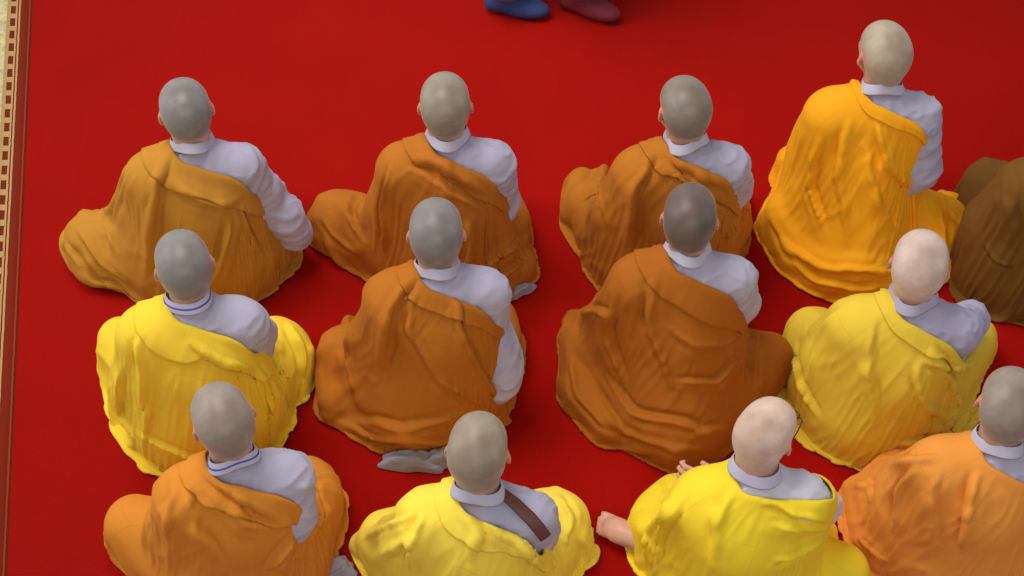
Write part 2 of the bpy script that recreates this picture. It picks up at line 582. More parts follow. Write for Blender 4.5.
def relax_cloth(X, rest, coll, o, h, iters, pins, hem, grav, fric=.35):
    n0, n1 = X.shape[:2]
    V = np.zeros_like(X)
    rh, rv, rd1, rd2, bh, bv = rest
    Gd, Gg = coll
    tgt_pin = X[:pins].copy()
    hem_t = X[-1].copy()

    def sat(A, B, L, k, comp=1.0):
        d = B - A
        l = np.linalg.norm(d, axis=-1)
        e = (l - L) / np.maximum(l, 1e-9)
        if comp != 1.0:
            e = np.where(e < 0, e * comp, e)
        c = d * (e * (.5 * k))[..., None]
        A += c; B -= c

    for it in range(iters):
        Xo = X.copy()
        V *= .90
        V[..., 2] -= grav
        X += V
        for _ in range(2):
            for s in (0, 1):
                m = (n0 - s) // 2
                sat(X[s:s + 2 * m:2], X[s + 1:s + 2 * m:2], rv[s:s + 2 * m - 1:2], 1.0)
            sat(X[:, 0::2], X[:, 1::2], rh[:, 0::2], 1.0)
            Y = np.roll(X, -1, axis=1)
            sat(Y[:, 0::2], Y[:, 1::2], rh[:, 1::2], 1.0)
            X[...] = np.roll(Y, 1, axis=1)
        # shear
        Y = np.roll(X, -1, axis=1)
        a = X[:-1].copy(); b = Y[1:].copy()
        A2 = a.copy(); B2 = b.copy()
        sat(A2, B2, rd1, .7)
        X[:-1] += A2 - a
        X[1:] += np.roll(B2 - b, 1, axis=1)
        Y = np.roll(X, -1, axis=1)
        a = X[1:].copy(); b = Y[:-1].copy()
        A2 = a.copy(); B2 = b.copy()
        sat(A2, B2, rd2, .7)
        X[1:] += A2 - a
        X[:-1] += np.roll(B2 - b, 1, axis=1)
        # bending: smooth at a few scales
        for st, k in ((1, .035), (2, .02)):
            Lp = (np.roll(X, st, 1) + np.roll(X, -st, 1)) * .5 - X
            X += Lp * k * .5
            Lv = (X[2 * st:] + X[:-2 * st]) * .5 - X[st:-st]
            X[st:-st] += Lv * k * .4
        # collide
        d = trilin(Gd, o, h, X)[..., 0]
        pen = d < .004
        if pen.any():
            g = trilin(Gg, o, h, X[pen])
            g /= np.maximum(np.linalg.norm(g, axis=-1, keepdims=True), 1e-6)
            X[pen] += g * (.004 - d[pen])[:, None]
            X[pen] = X[pen] * (1 - fric) + (Xo[pen] + g * np.sum((X[pen] - Xo[pen]) * g, -1, keepdims=True)) * fric
        fl = X[..., 2] < .006
        X[fl, 2] = .006
        X[fl, :2] = X[fl, :2] * .4 + Xo[fl, :2] * .6
        X[:pins] = tgt_pin
        X[-1] += (hem_t - X[-1]) * hem
        V = X - Xo
        sp = np.linalg.norm(V, axis=-1, keepdims=True)
        V *= np.minimum(1, .012 / np.maximum(sp, 1e-9))
    return X


def crease(X, p, toloc):
    """sharpen the traced folds: a ridge with a furrow along its lower side"""
    th = p.get('yaw', 0)
    o = toloc(np.zeros(3)); Rw = rotm(0, 0, th)
    W = (X - o) @ Rw.T                       # place coordinates
    rel = W - np.array([0, 0, CAMH])
    dep = rel[..., 1] * cos(PITCH) - rel[..., 2] * sin(PITCH)
    px = 512 + FPX * rel[..., 0] / dep
    py = 288 - FPX * (rel[..., 1] * sin(PITCH) + rel[..., 2] * cos(PITCH)) / dep
    n = orient(X)
    disp = np.zeros(X.shape[:2])
    for k, pts in enumerate(FOLDS[p['id']]):
        q = np.array(pts, float)
        L = np.concatenate([[0], np.cumsum(np.linalg.norm(np.diff(q, axis=0), axis=1))])
        t = np.arange(0, L[-1], 3.0)
        qx = np.interp(t, L, q[:, 0]); qy = np.interp(t, L, q[:, 1])
        for _ in range(3):
            qx[1:-1] = (qx[2:] + qx[:-2] + 2 * qx[1:-1]) / 4; qy[1:-1] = (qy[2:] + qy[:-2] + 2 * qy[1:-1]) / 4
        P3 = []
        for a, b in zip(qx, qy):
            d2 = (px - a) ** 2 + (py - b) ** 2
            m = d2 < 20
            if m.any():
                i = np.argmin(np.where(m, dep, 99)); P3.append(X.reshape(-1, 3)[i])
        if len(P3) < 4:
            continue
        P3 = np.array(P3)
        for _ in range(4):
            P3[1:-1] = (P3[2:] + P3[:-2] + 2 * P3[1:-1]) / 4
        T = np.gradient(P3, axis=0); T /= np.maximum(np.linalg.norm(T, axis=1, keepdims=True), 1e-6)
        lo, hi = P3.min(0) - .06, P3.max(0) + .06
        m = np.all((X > lo) & (X < hi), axis=-1)
        V = X[m]
        dd = np.linalg.norm(V[:, None] - P3[None], axis=-1)
        i = dd.argmin(1); d = dd[np.arange(len(V)), i]
        side = np.einsum('ij,ij->i', np.cross(n[m], T[i]), V - P3[i])
        al = i / (len(P3) - 1)
        fade = np.clip(al * 4, 0, 1) * np.clip((1 - al) * 4, 0, 1)
        A = (.0185 + .005 * sin(k * 2.4 + p['id'])) * p.get('crease', 1); w = .0102 + .0025 * cos(k * 1.7)
        off = np.sqrt(np.maximum(d * d - side * side, 0))
        e = np.exp(-(off / .02) ** 2)
        sg = 1 if (k + p['id']) % 2 else -1
        disp[m] += fade * e * A * (np.exp(-(side / w) ** 2) - .75 * np.exp(-((side * sg - 1.7 * w) / (w * .7)) ** 2) + .35 * np.exp(-((side * sg + 2.6 * w) / (1.5 * w)) ** 2))
    disp = np.clip(disp, -.015, .024)
    return X + n * disp[..., None]


def robe_mesh(p, K, seed):
    H = hull_field(p, K)
    h = .0125
    o = np.array([-.62, -.56, -.04])
    xs = o[0] + h * np.arange(102); ys = o[1] + h * np.arange(100); zs = o[2] + h * np.arange(64)
    P = np.stack(np.meshgrid(xs, ys, zs, indexing='ij'), -1)
    D = H.ev(P)
    # folds that bulge: rolled ridges of surplus cloth lying on that shape
    Rl = rotm(0, 0, -p.get('yaw', 0)); hw = at(*p['px'], p.get('head_z', .70)); hw[2] = 0
    toloc = lambda q: Rl @ (q - hw) + K['head'] * (1, 1, 0)
    cl = toloc(np.array([0, 0, CAMH]))
    for pts in FOLDS[p['id']]:
        R3 = []
        r = p.get('fold_r', .019)
        for q in pts:
            t = toloc(at(q[0], q[1], 0)) - cl
            t /= np.linalg.norm(t)
            x = cl + t * 2.6
            for _ in range(90):
                x = x + t * np.clip(trilin(D[..., None], o, h, x)[0], -.05, .2) * .9 if np.all(x > o) and np.all(x < o + h * 99) else x + t * .05
                if x[2] < 0.02:
                    break
            R3.append(x + t * r * .35)
        if abs(r) > 0:
            rr = [r * .55] + [r] * (len(R3) - 2) + [r * .55] if len(R3) > 2 else [r] * len(R3)
            for i in range(len(R3) - 1):
                H.cone(R3[i], R3[i + 1], rr[i], rr[i + 1], .012)
                D = smin(D, H.one(H.p[-1], P), .012)
    G = np.stack(np.gradient(D, h), -1)
    Gd = D[..., None]
    # outermost surface seen from the lap centre
    C = np.array([K['neck'][0] * .3, .06, .015])
    nb, sl, sr = K['neck'], K['sl'], K['sr']
    drop = p.get('drop', 0)
    loop = p.get('loop') or [
        (nb[0] - .060, nb[1] + .02, nb[2] - .008), (nb[0] - .036, nb[1] - .052, nb[2] - .004),
        (nb[0] + .015, nb[1] - .075, nb[2] - .025 - drop * .4), (nb[0] + .085, nb[1] - .085, nb[2] - .075 - drop * .8),
        (sr[0] - .005, sr[1] - .05, sr[2] - .115 - drop), (sr[0] + .015, sr[1] + .03, sr[2] - .15 - drop),
        (sr[0] - .03, sr[1] + .11, sr[2] - .13), (nb[0], nb[1] + .13, nb[2] - .10), (nb[0] - .05, nb[1] + .09, nb[2] - .01)]
    L = np.array(loop)
    cv = p.get('cover', 0)
    if cv:                                                   # the edge runs higher over the right shoulder
        T_ = np.array([(nb[0] + .015, nb[1] - .065, nb[2] - .005), (nb[0] + .085, nb[1] - .05, nb[2] - .02),
                       (sr[0] + .02, sr[1] - .01, sr[2] + .02), (sr[0] + .05, sr[1] + .03, sr[2] - .06)])
        L[2:6] = L[2:6] * (1 - cv) + T_ * cv
    m = 40
    # smooth closed loop (Catmull-Rom)
    pts = []
    n = len(L)
    for i in range(n):
        a, b, c, d = L[i - 1], L[i], L[(i + 1) % n], L[(i + 2) % n]
        for t in np.arange(m) / m:
            pts.append(.5 * ((2 * b) + (-a + c) * t + (2 * a - 5 * b + 4 * c - d) * t * t + (-a + 3 * b - 3 * c + d) * t ** 3))
    L = np.array(pts)
    rel = L - C
    # azimuths must run once around; use arclength start from the back and per-u direction
    azL = np.unwrap(np.arctan2(rel[:, 0], -rel[:, 1]))
    elL = np.arctan2(rel[:, 2], np.hypot(rel[:, 0], rel[:, 1]))
    s = np.concatenate([[0], np.cumsum(np.linalg.norm(np.diff(L, axis=0), axis=1))])
    s /= s[-1] + np.linalg.norm(L[0] - L[-1])
    # hem: uniform azimuth; top: uniform around loop by arclength; start both at the neck-left point
    us = np.arange(NU) / NU
    sgn = 1 if azL[-1] > azL[0] else -1
    top = np.stack([np.interp(us, np.append(s, 1), np.append(L[:, k], L[0, k])) for k in range(3)], -1)
    hemaz0 = p.get('hem0', -pi / 2)
    # blend direction of top point to hem direction
    haz = hemaz0 + 2 * pi * us + p.get('tw', .35) * np.sin(2 * pi * us) * .0
    rt = top - C
    rt /= np.linalg.norm(rt, axis=1, keepdims=True)
    hd = np.stack([np.sin(haz), -np.cos(haz), np.zeros(NU)], -1)
    M = 150
    ts = np.linspace(0, 1, M)[:, None, None]
    om = np.arccos(np.clip((rt * hd).sum(1), -1, 1))[None, :, None]
    dirs = (np.sin((1 - ts) * om) * rt[None] + np.sin(ts * om) * hd[None]) / np.sin(om)
    R = np.full(dirs.shape[:2], .80)
    for _ in range(60):
        q = C + dirs * R[..., None]
        d = trilin(Gd, o, h, q)[..., 0]
        R -= np.clip(d - .006, -.02, .08) * .85
    for _ in range(2):
        R = (np.roll(R, 1, 1) + R * 2 + np.roll(R, -1, 1)) / 4
    tuck = 1 - .16 * np.clip((ts - .90) / .10, 0, 1)
    S = C + dirs * R[..., None] * tuck
    S[..., 2] = np.maximum(S[..., 2], .008)
    # resample each column evenly
    seg = np.linalg.norm(np.diff(S, axis=0), axis=-1)
    cum = np.concatenate([np.zeros((1, NU)), np.cumsum(seg, 0)])
    X = np.zeros((NV, NU, 3))
    tv = np.linspace(0, 1, NV)
    for j in range(NU):
        for k in range(3):
            X[:, j, k] = np.interp(tv * cum[-1, j], cum[:, j], S[:, j, k])
    for _ in range(3):
        X[1:-1] = (np.roll(X, 1, 1)[1:-1] + np.roll(X, -1, 1)[1:-1] + X[1:-1] * 2) / 4
    # the cloth is larger than what it covers; the surplus falls into folds, coarse ones first
    sh_, sv_ = p.get('slack', (.26, .06))
    tw = p.get('twist', 1.2)
    dist = lambda A, B: np.linalg.norm(A - B, axis=-1)

    def stage(Xb, Xs, iters, grav, pin):
        nv, nu = Xb.shape[:2]
        uu = np.arange(nu) / nu * 2 * pi
        vv = np.linspace(0, 1, nv)[:, None]
        ramp = np.clip(vv * 3, 0.15, 1)
        nz = noise(np.stack([np.broadcast_to(np.cos(uu) * 2.4, (nv, nu)), np.broadcast_to(np.sin(uu) * 2.4, (nv, nu)),
                             np.broadcast_to(vv * 2.0, (nv, nu))], -1), 1.0, seed * 3.7)
        loc = np.clip(1 + 1.2 * nz, .1, 2.2)
        low = 1 - .75 * np.clip((vv - .80) / .15, 0, 1)
        fh = 1 + sh_ * ramp * loc * low
        fv = 1 + sv_ * loc * low
        Xr, Xl = np.roll(Xb, -1, 1), np.roll(Xb, 1, 1)
        rest = (dist(Xb, Xr) * fh, dist(Xb[1:], Xb[:-1]) * fv[1:],
                np.sqrt(dist(Xb[:-1], Xr[1:]) ** 2 * (fh[1:] * fv[1:])),
                np.sqrt(dist(Xb[1:], Xr[:-1]) ** 2 * (fh[1:] * fv[1:])), None, None)
        if Xs is None:
            nrm = orient(Xb)
            ph = uu[None] * p.get('nf', 15) + vv * tw * 9 + 3.0 * nz
            amp = .016 * np.clip(vv * 3, 0, 1)
            Xs = Xb + nrm * ((np.sin(ph) + .5 * np.sin(ph * .53 + 2) + .9 * noise(Xb, 10, seed)) * amp + .008)[..., None]
        return relax_cloth(Xs, rest, (Gd, G), o, h, iters, pin, .15, grav)

    Xc = X[::2, ::2].copy()
    Xc[-1] = X[-1, ::2]
    Xc = stage(Xc, None, p.get('iters', 170), p.get('grav', .0003), 1)
    # finer grid from the coarse one
    nvc = Xc.shape[0]
    t = np.linspace(0, nvc - 1, NV); i0 = np.minimum(t.astype(int), nvc - 2); f = (t - i0)[:, None, None]
    Y = Xc[i0] * (1 - f) + Xc[i0 + 1] * f
    Z = np.zeros_like(X)
    Z[:, 0::2] = Y
    Z[:, 1::2] = (Y * 9 + np.roll(Y, -1, 1) * 9 - np.roll(Y, 1, 1) - np.roll(Y, -2, 1)) / 16
    for _ in range(2):
        Z[1:-1] = Z[1:-1] * .6 + (Z[2:] + Z[:-2]) * .2
    Z[0] = X[0]
    sh_, sv_ = sh_ * 1.0, sv_ * 1.0
    X = stage(X, Z, p.get('iters2', 14), .0002, 2)
    # small creases running down the cloth
    n_ = orient(X)
    uu = np.broadcast_to(us[None] * 2 * pi, (NV, NU)); vv = np.broadcast_to(np.linspace(0, 1, NV)[:, None], (NV, NU))
    wq = np.stack([np.cos(uu + vv * tw * .5), np.sin(uu + vv * tw * .5), vv * .55], -1)
    wq = wq + .05 * np.stack([noise(X, 9, seed), noise(X, 9, seed + 5), noise(X, 9, seed + 8)], -1)
    r1 = (1 - np.abs(noise(wq, 9.0, seed * 2.1))) ** 4
    msk = np.clip(noise(X, 5, seed + 20) * 1.5 + .5, 0, 1) * np.clip(vv * 5, 0, 1) * np.clip((1 - vv) * 7, 0, 1)
    X = X + n_ * (p.get('fine', .008) * (r1 - .3) * msk)[..., None]
    for _ in range(2):                                       # settle the finest jitter before the sharp folds
        S_ = (np.roll(X, 1, 1) + np.roll(X, -1, 1) + 2 * X) / 4
        S_[1:-1] = S_[1:-1] * .5 + (X[2:] + X[:-2]) * .25
        X = X * .35 + S_ * .65
    X = crease(X, p, toloc)
    for _ in range(1):
        S_ = (np.roll(X, 1, 1) + np.roll(X, -1, 1) + 2 * X) / 4
        S_[1:-1] = S_[1:-1] * .5 + (X[2:] + X[:-2]) * .25
        X = X * .4 + S_ * .6
    wv = np.clip((np.linspace(0, 1, NV)[:, None, None] - .80) / .08, 0, 1) * .9
    for _ in range(12):
        S_ = (np.roll(X, 1, 1) + np.roll(X, -1, 1) + 2 * X) / 4
        S_[1:-1] = S_[1:-1] * .5 + (X[2:] + X[:-2]) * .25
        X = X * (1 - wv) + S_ * wv
    return X, H


def grid_faces(n0, n1, wrap=True):
    i = np.arange(n0 - 1)[:, None]; j = np.arange(n1 if wrap else n1 - 1)[None]
    a = i * n1 + j; b = i * n1 + (j + 1) % n1
    return np.stack([a, b, b + n1, a + n1], -1).reshape(-1, 4)


def orient(X):
    Xr, Xl = np.roll(X, -1, 1), np.roll(X, 1, 1)
    dv = np.empty_like(X)
    dv[1:-1] = X[2:] - X[:-2]; dv[0] = X[1] - X[0]; dv[-1] = X[-1] - X[-2]
    n = np.cross(Xr - Xl, dv)
    n /= np.maximum(np.linalg.norm(n, axis=-1, keepdims=True), 1e-9)
    if (n * (X - X.mean((0, 1)))).sum(-1).mean() < 0:
        n = -n
    return n


def grid_uv(X):
    NVv, NUu = X.shape[:2]
    dv = np.linalg.norm(np.diff(X, axis=0), axis=-1).mean(1)
    cv = np.concatenate([[0], np.cumsum(dv)])
    w = np.linspace(0, 2.6, NUu + 1)
    U, Vv = np.meshgrid(w, cv)
    f = grid_faces(NVv, NUu)
    i, j = np.meshgrid(np.arange(NVv - 1), np.arange(NUu), indexing='ij')
    q = np.stack([np.stack([U[i, j], Vv[i, j]], -1), np.stack([U[i, j + 1], Vv[i, j + 1]], -1),
                  np.stack([U[i + 1, j + 1], Vv[i + 1, j + 1]], -1), np.stack([U[i + 1, j], Vv[i + 1, j]], -1)], 2)
    return q.reshape(-1, 2)


def add_robe(name, X, mat, parent, thick=.004):
    F = grid_faces(*X.shape[:2])
    V = X.reshape(-1, 3)
    uv = grid_uv(X)
    n = orient(X)
    fn = np.cross(V[F[:, 2]] - V[F[:, 0]], V[F[:, 3]] - V[F[:, 1]])
    if (fn * n.reshape(-1, 3)[F[:, 0]]).sum(1).mean() < 0:
        F = F[:, ::-1]
        uv = uv.reshape(-1, 4, 2)[:, ::-1].reshape(-1, 2)
    o = mesh_obj(name, V, F, mat, parent, uv=uv)
    so = o.modifiers.new('thickness', 'SOLIDIFY'); so.thickness = thick; so.offset = -1
    return o


# ------------------------------------------------------------------ grey under garment, collar
def shirt(p, K, parent, mat, seed):
    g = .013
    f = K['torso'](g)
    er, wr, sr = K['er'], K['wr'], K['sr']
    f.chain([sr, er], [.062, .054], .03)
    if p.get('sleeve') is not None:
        f.chain([er] + [K['loc'](q[:2], q[2]) for q in p['sleeve']], [.052] + [q[3] for q in p['sleeve']], .03)
    f.chain([er, wr], [.054, .056], .03)
    f.cone(sr * (.72, 1, 1) + (0, 0, -.06), (er[0] * .62, er[1] * .6, er[2] - .04), .055, .085, .05)
    f.chain([K['sl'], K['el'], K['wl']], [.055, .047, .042], .03)
    hd = K['neck']
    xs = np.arange(-.40, .52, .0075); ys = np.arange(-.26, .40, .0075); zs = np.arange(.03, hd[2] + .10, .0075)
    D = f.grid(xs, ys, zs)
    V, F = surface_nets(D, xs, ys, zs)
    N = normals_of(V, F)
    # creases: around the arm and across the back
    d = V - sr
    dirn = (er - sr) / np.linalg.norm(er - sr)
    t = d @ dirn
    W = V + .03 * np.stack([noise(V, 9, seed + 1), noise(V, 9, seed + 2), noise(V, 9, seed + 3)], -1)
    q = W @ rotm(.5, .6, seed).T * np.array([1.0, .35, 1.0])
    ridge = 1 - np.abs(noise(q, 30, seed))
    b = noise(V, 7, seed + 9)
    arm = np.clip((V[:, 0] - (sr[0] - .03)) / .05, 0, 1)
    ring = np.clip(np.sin(t * 105 + 7 * b + d[:, 1] * 30), -.2, 1) * np.clip(noise(V, 16, seed + 4) + .3, 0, 1)
    V = V + N * (.007 * (ridge ** 3 - .4) + .003 * b + arm * .006 * ring)[:, None]
    mesh_obj('inner_robe', V, F, mat, parent)
    return f


def ring_band(name, c, R, r0, r1, h, thick, mat, parent, tilt=(0, 0), n=56, wob=0, seed=0):
    """a cloth band around the neck: inner and outer face with rounded rims"""
    prof = [(0, -h / 2), (.0, h / 2 * .8), (-thick * .3, h / 2), (-thick, h / 2 * .8), (-thick, -h / 2)]
    V = []
    Rm = rotm(*tilt, 0)
    for i in range(n):
        a = 2 * pi * i / n
        for j, (dr, z) in enumerate(prof):
            t = z / h + .5
            r = r0 + (r1 - r0) * t
            k = 1 + wob * sin(a * 3 + seed) * .06
            q = np.array([sin(a) * (r * k + dr), -cos(a) * (r * k * 1.08 + dr), z + .004 * wob * sin(a * 2 + seed * 2)])
            V.append(c + Rm @ q)
    m = len(prof)
    F = []
    for i in range(n):
        for j in range(m):
            F.append((i * m + j, ((i + 1) % n) * m + j, ((i + 1) % n) * m + (j + 1) % m, i * m + (j + 1) % m))
    F = np.array(F)
    N = normals_of(np.array(V), F)
    o = mesh_obj(name, V, F, mat, parent)
    o.modifiers.new('smooth', 'SUBSURF').render_levels = 1
    return o


def tube(name, pts, r, mat, parent=None, n=8, flat=1.0, up=(0, 0, 1)):
    pts = np.array(pts, float)
    V, F = [], []
    for i, q in enumerate(pts):
        t = pts[min(i + 1, len(pts) - 1)] - pts[max(i - 1, 0)]
        t /= np.linalg.norm(t)
        u_ = np.array(up[i] if np.ndim(up) > 1 else up, float)
        s = np.cross(t, u_); s /= max(np.linalg.norm(s), 1e-9)
        w = np.cross(s, t)
        for k in range(n):
            a = 2 * pi * k / n
            V.append(q + s * cos(a) * r + w * sin(a) * r * flat)
    for i in range(len(pts) - 1):
        for k in range(n):
            F.append((i * n + k, i * n + (k + 1) % n, (i + 1) * n + (k + 1) % n, (i + 1) * n + k))
    return mesh_obj(name, V, F, mat, parent)


def crumple(name, c, r, mat, parent, seed, rz=0):
    """a rumpled end of cloth lying on the carpet"""
    nu, nv = 54, 30
    u = np.linspace(0, 2 * pi, nu, endpoint=False)[None]; v = np.linspace(0.02, 1, nv)[:, None]
    sq = (np.abs(np.cos(u)) ** 5 + np.abs(np.sin(u)) ** 5) ** (-.2)      # squarish corner of cloth
    ed = sq * (1 + .10 * np.sin(u * 2 + seed) + .06 * np.sin(u * 7 + seed * 2))
    X = np.stack([v * np.cos(u) * r[0] * ed, v * np.sin(u) * r[1] * ed, (1 - v ** 3) * r[2] + 0 * u], -1)
    n = noise(X * np.array([.5, 1.4, 1]), 34, seed)
    n2 = noise(X * np.array([1.2, .6, 1]), 22, seed + 4)
    X[..., 2] += ((1 - np.abs(n)) ** 3 * .020 + (1 - np.abs(n2)) ** 3 * .012) * (1 - v ** 4)
    X[..., 2] = np.maximum(X[..., 2], 0) + .002
    Rz = rotm(0, 0, rz)
    V = (X @ Rz.T + np.array([c[0], c[1], 0])).reshape(-1, 3)
    F = grid_faces(nv, nu)[:, ::-1]
    top = len(V)
    V = np.vstack([V, V[:nu].mean(0)])
    F = np.vstack([F, np.stack([np.full(nu // 2, top), np.arange(1, nu, 2) - 1, np.arange(1, nu, 2), (np.arange(1, nu, 2) + 1) % nu], 1)])
    return mesh_obj(name, V, F, mat, parent)


def glasses(K, parent, sc):
    R, c = K['R'] * sc, K['head'] + K['R'] @ np.array([0, .004, -.004])
    W = lambda q: c + R @ np.array(q)
    V, F = [], []
    parts = []
    for s_ in (-1, 1):
        ring = [W((s_ * .031 + .021 * cos(a), .099, -.010 + .017 * sin(a))) for a in np.linspace(0, 2 * pi, 25)]
        parts.append(ring)
        parts.append([W((s_ * .052, .098, -.006)), W((s_ * .068, .085, -.004)), W((s_ * .074, .05, -.006)), W((s_ * .0785, .0, -.010)), W((s_ * .077, -.022, -.026))])
    parts.append([W((-.010, .100, -.006)), W((0, .107, -.003)), W((.010, .100, -.006))])
    for pts in parts:
        o = tube('tmp', pts, .0017, None, None, n=6)
        v = np.array([x.co[:] for x in o.data.vertices]); f = np.array([x.vertices[:] for x in o.data.polygons])
        F.append(f + sum(len(x) for x in V)); V.append(v)
        m_ = o.data; bpy.data.objects.remove(o); bpy.data.meshes.remove(m_)
    fr = mesh_obj('eyeglasses', np.vstack(V), np.vstack(F), WIRE, parent)
    for s_ in (-1, 1):
        n = 24
        P = []
        for y in (.0985, .0995):
            P += [W((s_ * .031 + .020 * cos(2 * pi * i / n), y, -.010 + .016 * sin(2 * pi * i / n))) for i in range(n)]
        P += [W((s_ * .031, .0980, -.010)), W((s_ * .031, .1002, -.010))]
        Fq = [(i, (i + 1) % n, n + (i + 1) % n, n + i) for i in range(n)]
        Ft = [(i, 2 * n, 2 * n, (i + 1) % n) for i in range(n)]
        me = bpy.data.meshes.new('lens')
        me.from_pydata([tuple(x) for x in P], [], Fq + [((i + 1) % n, i, 2 * n) for i in range(n)] + [(n + i, n + (i + 1) % n, 2 * n + 1) for i in range(n)])
        me.materials.append(GLASS)
        lo_ = bpy.data.objects.new('lens', me); COL.objects.link(lo_); lo_.parent = fr


# ------------------------------------------------------------------ one seated person
def seated_person(p, seed):
    B, K = body_fields(p)
    xs, ys, zs = axes_for(K)
    D = B.grid(xs, ys, zs)
    V, F = surface_nets(D, xs, ys, zs)
    body = mesh_obj('person', V, F, SKIN, None, color=paint_tones(V, K, p))
    hp = at(*p['px'], p.get('head_z', .70))
    yaw = p.get('yaw', 0)
    Rz = rotm(0, 0, yaw)
    base = hp - Rz @ K['head']
    body.location = (base[0], base[1], 0.004)
    body.rotation_euler = (0, 0, yaw)
    body['label'] = p['label']; body['category'] = 'person'
    body['group'] = 'shaven-headed people sitting on the red carpet'
    X, H = robe_mesh(p, K, seed)
    add_robe('outer_robe', X, p['robe'], body)
    # the turned-over edge of the robe running from the left of the neck to the right side
    fw = p.get('fold', .10)
    if fw:
        seg = np.linalg.norm(np.diff(X, axis=0), axis=-1)
        cum = np.concatenate([np.zeros((1, NU)), np.cumsum(seg, 0)])
        n = orient(X)
        us = np.arange(NU) / NU
        wid = fw * (.75 + .35 * np.sin(us * pi * 1.6 + .2) + .10 * np.sin(us * 23 + seed))
        m = 12
        Y = np.zeros((m, NU, 3))
        for j in range(NU):
            t = np.linspace(0, 1, m) * wid[j]
            for k in range(3):
                Y[:, j, k] = np.interp(t, cum[:, j], X[:, j, k]) + np.interp(t, cum[:, j], n[:, j, k]) * (.004 + .005 * np.linspace(0, 1, m))
        Y[0] = X[0] + n[0] * .003 + np.array([0, 0, .003])
        add_robe('robe_fold', Y, p['robe'], body, .005)
    SH = [shirt(p, K, body, p.get('grey', GREY), seed)]
    nb = K['neck']
    c = nb * .62 + (K['head'] + K['R'] @ np.array([0, -.03, -.07])) * .38 + np.array([0, .004, -.006])
    ring_band('collar', c + (0, -.001, .022), None, .073, .060, .034, .004, p.get('collar', COLLAR), body, tilt=(-.35, 0), wob=1.8, seed=seed)
    if p.get('cord'):
        ring_band('neck_cord', c + (0, -.001, .022), None, .0685, .0665, .006, .004, CORD, body, tilt=(-.35, 0), wob=1.8, seed=seed)
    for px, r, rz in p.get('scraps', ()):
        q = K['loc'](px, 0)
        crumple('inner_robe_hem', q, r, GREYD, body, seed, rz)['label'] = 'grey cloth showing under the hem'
    if 'strap' in p:
        # shoulder strap lying on the under garment
        f = SH[0]
        lo = K['loc']; camp = lo((512, 288 + FPX * math.tan(radians(90) - PITCH)), 0); camp[2] = CAMH
        P3, U = [], []
        for q in p['strap']:
            t = lo(q, 0) - camp; t /= np.linalg.norm(t)
            x = camp + t * 2.4
            for _ in range(80):
                d = f.ev(x[None])[0]
                x = x + t * np.clip(d, -.05, .3) * .9
            g = np.array([f.ev((x + e)[None])[0] - f.ev((x - e)[None])[0] for e in np.eye(3) * .004])
            g /= np.linalg.norm(g)
            P3.append(x + g * .011); U.append(g)
        tube('bag_strap', P3, .017, BROWN, body, n=10, flat=.16, up=U)['label'] = 'dark brown strap'
    if p.get('glasses'):
        glasses(K, body, p.get('head_scale', .955))
    return body, K, base



# ------------------------------------------------------------------ the setting
def edge_x(y):
    """world x of the carpet's left rim at distance y"""
    a, b = at(33, 0), at(7, 576)
    return a[0] + (y - a[1]) / (b[1] - a[1]) * (b[0] - a[0])


